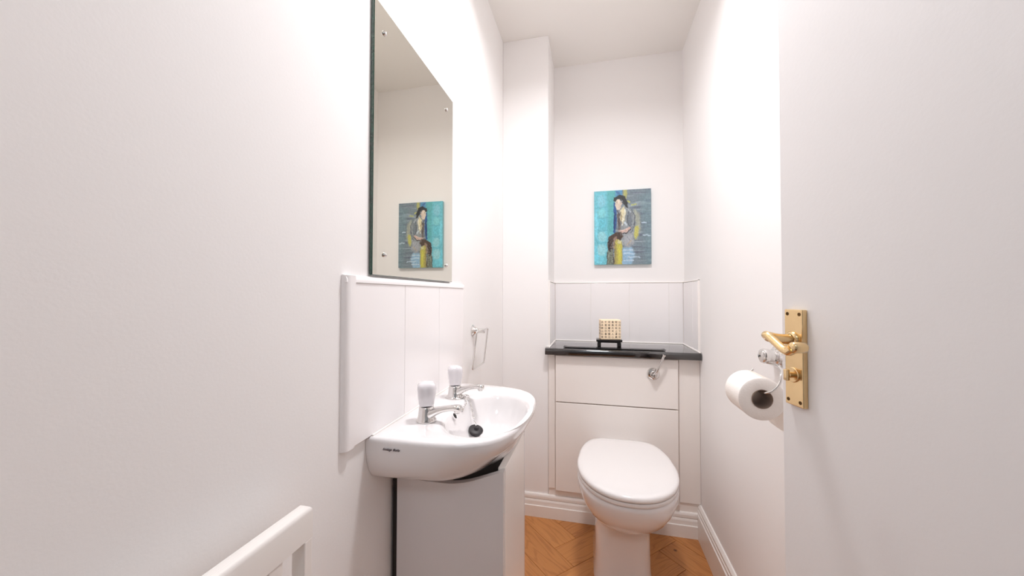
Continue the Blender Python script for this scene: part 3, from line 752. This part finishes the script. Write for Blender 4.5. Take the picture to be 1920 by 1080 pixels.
# plug with its chain
from_pt = Vector((-.3595, .957, .7935))
pl = Vector((-.3085, .9165, .7185)); tilt = Vector((.30, -.25, .92)).normalized()
plug = thing('basin_plug', 'round black rubber plug on a chain, resting in the basin bowl', 'plug', pl)
obj('plug_body', lathe([(0, -.008), (.0155, -.008), (.0172, -.002), (.0192, .000), (.0192, .003), (.0172, .0045), (.006, .005), (.0055, .010), (.004, .012), (0, .012)], pl, tilt, 32), 'rubber', plug, 50)
def chain(pts, name, parent, r=.0023, wire=.0008):
    ps = smoothpath(pts, 14); d = [0]
    for a, c in zip(ps, ps[1:]): d.append(d[-1] + (c - a).length)
    step = r * 2.9; n = int(d[-1] / step); b = bmesh.new(); j = 0
    for i in range(n + 1):
        q = min(i * step, d[-1] - 1e-6)
        while j < len(d) - 2 and d[j + 1] < q: j += 1
        k = (q - d[j]) / max(d[j + 1] - d[j], 1e-9); c = ps[j].lerp(ps[j + 1], k); t_ = (ps[j + 1] - ps[j]).normalized()
        up = Vector((0, 1, 0)); n1 = (up - t_ * up.dot(t_)).normalized(); n2 = t_.cross(n1)
        if i % 2: n1, n2 = n2, n1
        tube([c + t_ * math.cos(2 * PI * e / 10) * r * 1.6 + n1 * math.sin(2 * PI * e / 10) * r for e in range(10)], wire, 5, closed=True, bm=b)
    return obj(name, b, 'chrome', parent, 60)
top = pl + tilt * .012
chain([from_pt, from_pt + Vector((.010, .000, .005)), Vector((-.341, .950, .794)), Vector((-.330, .941, .772)), Vector((-.319, .929, .747)), top + Vector((-.001, .001, .002))], 'plug_chain', plug)
chain([from_pt, Vector((-.346, .940, .796)), Vector((-.339, .922, .786)), Vector((-.341, .906, .778))], 'anchor_chain', plug)
obj('chain_stay', lathe([(0, 0), (.005, 0), (.005, .003), (.003, .006), (0, .006)], (-.3455, .902, .7735), (.8, 0, .5), 14), 'chrome', plug, 50)

# ================================================================== VANITY CABINET UNDER THE BASIN
vc = thing('vanity_cabinet', 'narrow white cabinet with glossy door under the wash basin', 'cabinet', (-.31, .86, 0))
vx0, vx1, vy0, vy1 = -.436, -.187, .740, .980
# near side panel with scooped top edge
def side_poly():
    pts = [(vx0, .02), (vx1 - .0008, .02)]
    for k in range(13):
        f = k / 12; x = vx1 - .0008 - f * .135; pts.append((x, .7045 - .038 * math.sin(f * PI / 2) ** 1.2))
    pts.append((vx0, .6665)); return pts
def side_panel(y0, y1):
    b = bmesh.new(); pp = side_poly(); A = [b.verts.new((x, y0, z)) for x, z in pp]; B = [b.verts.new((x, y1, z)) for x, z in pp]; n = len(pp)
    b.faces.new(A); b.faces.new(B[::-1])
    for k in range(n): b.faces.new((A[k], A[(k + 1) % n], B[(k + 1) % n], B[k]))
    return b
obj('side_panel', side_panel(vy0, vy0 + .015), 'cab', vc)
obj('side_panel', side_panel(vy1 - .015, vy1), 'cab', vc)
obj('back_panel', box(vx0, vx0 + .006, vy0 + .015, vy1 - .015, .02, .66), 'cab', vc)
o_ = obj('gap_shade', box(XL + .0055, vx0 - .0005, vy0 + .004, vy1 - .02, .02, .70), 'dark', vc); o_['label'] = 'dark strip standing in for the shade between cabinet and wall'  # added dark strip: shade of the gap at the wall, put into its colour
obj('base_panel', box(vx0 + .006, vx1 - .0185, vy0 + .015, vy1 - .015, .02, .036), 'cab', vc)
obj('plinth', box(vx0 + .01, vx1 - .04, vy0 + .01, vy1 - .01, 0, .02), 'cab', vc)
obj('door', box(vx1 - .0165, vx1, vy0 + .0158, vy1 - .0158, .03, .706, .0014), 'cabdoor', vc)

# ================================================================== TOWEL RING
tr = thing('towel_ring', 'chrome square towel ring on the left wall beyond the basin', 'towel ring', (XL, 1.322, .943))
obj('wall_flange', lathe([(0, 0), (.023, 0), (.023, .003), (.018, .007), (.012, .014), (.0085, .024), (.0085, .040), (.0095, .044), (.0085, .049), (0, .050)], (XL, 1.306, .944), (1, 0, 0), 24), 'chrome', tr, 50)
x0, x1 = XL + .042, XL + .026; ya, yb_, za, zb = 1.228, 1.366, .9485, .811
c_ = []
def corner(y, z, a0):
    r = .007
    for k in range(5):
        a = a0 + PI / 2 * k / 4; yy = y + math.cos(a) * r; zz = z + math.sin(a) * r
        c_.append(Vector((x0 + (x1 - x0) * (za - zz) / (za - zb), yy, zz)))
corner(yb_ - .007, za - .007, 0); corner(ya + .007, za - .007, PI / 2); corner(ya + .007, zb + .007, PI); corner(yb_ - .007, zb + .007, 1.5 * PI)
obj('ring', tube(c_, .0032, 10, closed=True), 'chrome', tr, 60)

# ================================================================== TOILET ROLL AND HOLDER
hw = thing('toilet_roll_holder', 'chrome toilet roll holder on the right wall, behind the door handle', 'holder', (XR, 1.052, .923))
hc = Vector((XR, 1.052, .9235))
obj('wall_flange', lathe([(0, 0), (.029, 0), (.029, .004), (.026, .007), (.022, .008), (.0205, .012), (.0165, .014), (.0165, .022), (.019, .026), (.0195, .034), (.017, .040), (.010, .043), (0, .0435)], hc, (-1, 0, 0), 36), 'chrome', hw, 40)
RC = Vector((.366, .908, .848)); RL = .088; RR = .0475
wire = smoothpath([(.434, 1.048, .906), (.430, 1.02, .909), (.422, .97, .914), (.410, .922, .914), (.401, .903, .905), (.398, .899, .893), (.3915, .8985, .880), (.380, .901, .8675), (.371, .909, .8625), (.366, .925, .8622), (.366, .96, .8622), (.366, .992, .8622), (.369, 1.007, .868), (.378, 1.011, .884), (.388, 1.011, .896)], 7)
obj('wire_arm', tube(wire, .0028, 10), 'chrome', hw, 60)
roll = thing('toilet_roll', 'partly used white toilet roll hanging on the chrome holder', 'toilet roll', RC)
prof_ = [(.0215, .001), (RR - .003, 0), (RR, .002), (RR, RL - .002), (RR - .003, RL), (.0215, RL - .001), (.0215, .001)]
obj('paper', lathe(prof_, RC, (0, 1, 0), 56), 'paper', roll, 40)
obj('core', lathe([(.0202, -.0005), (.0214, -.0005), (.0214, RL + .0005), (.0202, RL + .0005), (.0202, -.0005)], RC, (0, 1, 0), 40), 'card', roll, 40)
# loose sheet hanging on the wall side
sh = bmesh.new(); A = []
pr = [(RC.x + RR * math.cos(a) + .0004, RC.z + RR * math.sin(a) + .0002) for a in [PI * .5 - PI * .5 * k / 8 for k in range(9)]] + [(RC.x + RR + .001, RC.z - .02), (RC.x + RR + .0015, RC.z - .05), (RC.x + RR + .001, RC.z - .075)]
for y in (RC.y + .002, RC.y + RL - .002): A.append([sh.verts.new((x, y, z)) for x, z in pr])
for k in range(len(pr) - 1): sh.faces.new((A[0][k], A[0][k + 1], A[1][k + 1], A[1][k]))
bmesh.ops.solidify(sh, geom=sh.faces[:], thickness=.0005)
obj('loose_sheet', sh, 'paper', roll, 60)

# ================================================================== SLATTED GUARD LOW ON THE LEFT WALL
gx1 = -.400; gt = .022; gy0, gy1 = .045, .449; gz = .7745
g = thing('slatted_cover', 'white painted slatted cover with rounded top rail low on the left wall', 'radiator cover', (gx1 - gt / 2, .25, 0))
b = box(gx1 - gt, gx1, gy0, gy1, gz - .046, gz, 0)
ed = [e for e in b.edges if all(v.co.z > gz - .001 for v in e.verts)]
bmesh.ops.bevel(b, geom=ed, offset=.0085, segments=5, affect='EDGES', profile=.5)
obj('top_rail', b, 'gloss', g, 40)
obj('bottom_rail', box(gx1 - gt, gx1, gy0, gy1, .0, .06, .002), 'gloss', g)
obj('end_post', box(gx1 - gt, gx1, gy1 - .0145, gy1 - .0005, .06, gz - .046, .0015), 'gloss', g)
obj('end_post', box(gx1 - gt, gx1, gy0 + .0005, gy0 + .020, .06, gz - .046, .0015), 'gloss', g)
k = 0
y = gy1 - .0145 - .035
while y - .022 > gy0 + .03:
    obj('slat', box(gx1 - gt + .002, gx1 - .001, y - .022, y, .06, gz - .046, .0015), 'gloss', g); y -= .057
